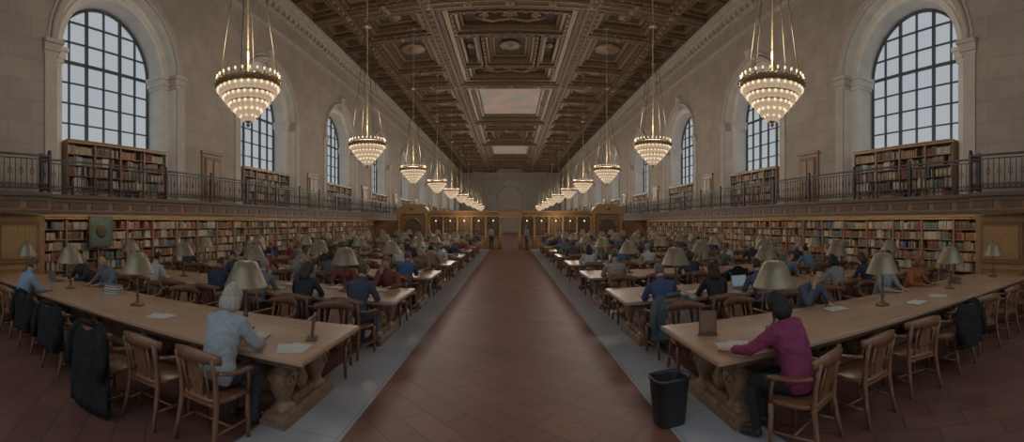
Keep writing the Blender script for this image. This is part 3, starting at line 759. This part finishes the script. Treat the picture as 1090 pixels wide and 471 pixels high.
for s in (-1,1):
    for r in range(NR):
        yn=TY0+PITCH*r; yf=yn+TW; cx=s*(TX+TL/2)
        ob('reading_table',table_me,(cx,(yn+yf)/2,0))
        for j in range(4): ob('desk_lamp',lamp_me,(s*(2.94+2.0*j),(yn+yf)/2,.76),rnd.uniform(0,3))
        for side in ('n','f'):
            for i in range(8):
                x=s*(TX+.56+.93*i); key=(s,r,side,i)
                base=0 if side=='n' else pi; edge=yn if side=='n' else yf; dirn=-1 if side=='n' else 1
                h=hero.get(key); occ=h is not None
                if r>0 and not occ and key not in coats: occ=rnd.random()<(.62 if r>1 else .45)
                if s>0 and r==0 and side=='n' and i==0: continue
                if occ:
                    h=h or dict(k=rnd.choice(heads)); rz=base+h.get('rz',rnd.uniform(-.08,.08))
                    y=edge+dirn*.28; x+=h.get('dx',0)
                    place_person(h['k'],(x,y,0),rz,h.get('top'),h.get('hair'),h.get('bottom'),None,h.get('sc'))
                    ob('wooden_armchair',chair_me,(x,y+dirn*.02,0),rz)
                    q=rnd.random(); by=edge-dirn*.46; xb=x+rnd.uniform(-.05,.05)
                    near_lamp=min(abs(abs(xb)-(2.94+2.0*j)) for j in range(4))<.28
                    if h['k']=='hw' or near_lamp: q=.99
                    if q<.40: ob('open_book',book_me,(xb,by,.7605),base+rnd.uniform(-.2,.2))
                    elif q<.55: ob('loose_papers',paper_me,(xb,by,.7605),base+rnd.uniform(-.3,.3))
                    elif q<.62: ob('laptop',lap_me,(x,by+dirn*-.0,.7605),base)
                else:
                    off=rnd.uniform(.26,.42)
                    if key in shift: x+=shift[key][0]; off=shift[key][1]
                    ob('wooden_armchair',chair_me,(x,edge+dirn*off,0),base+rnd.uniform(-.3,.3) if key not in coats else base)
                if key in coats:
                    yy=edge+dirn*(.28 if occ else off)
                    ob(coats[key].name,coats[key],(x,yy,0) ,base)
hx,hy=2.45,2.98
place_person('hp',(hx,hy,0),.42,top=(.23,.035,.10),hair=(.012,.01,.01),bottom=(.02,.02,.025),sc=(1.06,1.05,1.0))
ob('wooden_armchair',chair_me,(hx,hy-.02,0),.42)
ob('table_sign',sign_me,(2.12,4.2,.7605),-.5); ob('table_sign',sign_me,(-2.05,4.05,.7605),-1.2)
ob('open_book',book_me,(-2.65,3.8,.7605),.2); ob('loose_papers',paper_me,(-2.1,3.62,.7605),.4)
ob('loose_papers',paper_me,(2.1,3.7,.7605),-.3); ob('book_stack',stack_me,(7.6,4.3,.7605),.3); ob('open_book',book_me,(5.4,3.75,.7605),.1)
ob('loose_papers',paper_me,(6.1,3.8,.7605),.5); ob('book_stack',stack_me,(-6.0,4.4,.7605),.3); ob('loose_papers',paper_me,(-4.2,3.8,.7605),.3)
mb=MB()
mb.oct([(.14,.12,0),(.145,.125,.02),(.18,.15,.44),(.195,.165,.45),(.195,.165,.475),(.182,.152,.475),(.175,.145,.44),(.13,.11,.03)],0,0,0,n=20,p=.45)
ob('waste_bin',mb.mesh('waste_bin',[black_pl]),(1.56,3.95,0),.1)
place_person('sw',(1.25,31.8,0),2.2,top=(.3,.28,.26)); place_person('st',(-1.4,31.6,0),.5)
# ---------------------------------------------------------------- world + camera
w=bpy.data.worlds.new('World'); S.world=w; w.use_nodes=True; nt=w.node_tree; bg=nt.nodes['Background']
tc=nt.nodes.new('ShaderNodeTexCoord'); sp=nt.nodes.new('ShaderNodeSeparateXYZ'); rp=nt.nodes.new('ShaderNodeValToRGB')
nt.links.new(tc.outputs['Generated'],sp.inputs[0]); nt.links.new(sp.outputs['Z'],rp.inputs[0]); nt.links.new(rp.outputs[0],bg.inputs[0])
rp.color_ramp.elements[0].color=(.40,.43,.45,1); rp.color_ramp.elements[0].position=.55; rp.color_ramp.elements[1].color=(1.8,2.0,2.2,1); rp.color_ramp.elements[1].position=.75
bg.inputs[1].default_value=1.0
cd=bpy.data.cameras.new('camera'); cam=bpy.data.objects.new('camera',cd); col.objects.link(cam); S.camera=cam
cam.location=(0,0,E); cam.rotation_euler=(pi/2,0,0); cd.lens=36*450/1090; cd.sensor_width=36; cd.clip_end=500
cd.type='PANO'; f=450.
cd.panorama_type='CENTRAL_CYLINDRICAL'
cd.central_cylindrical_range_u_min=-543/f; cd.central_cylindrical_range_u_max=547/f
cd.central_cylindrical_range_v_min=-233/f; cd.central_cylindrical_range_v_max=238/f
cd.central_cylindrical_radius=1.0
S.view_settings.view_transform='Standard'
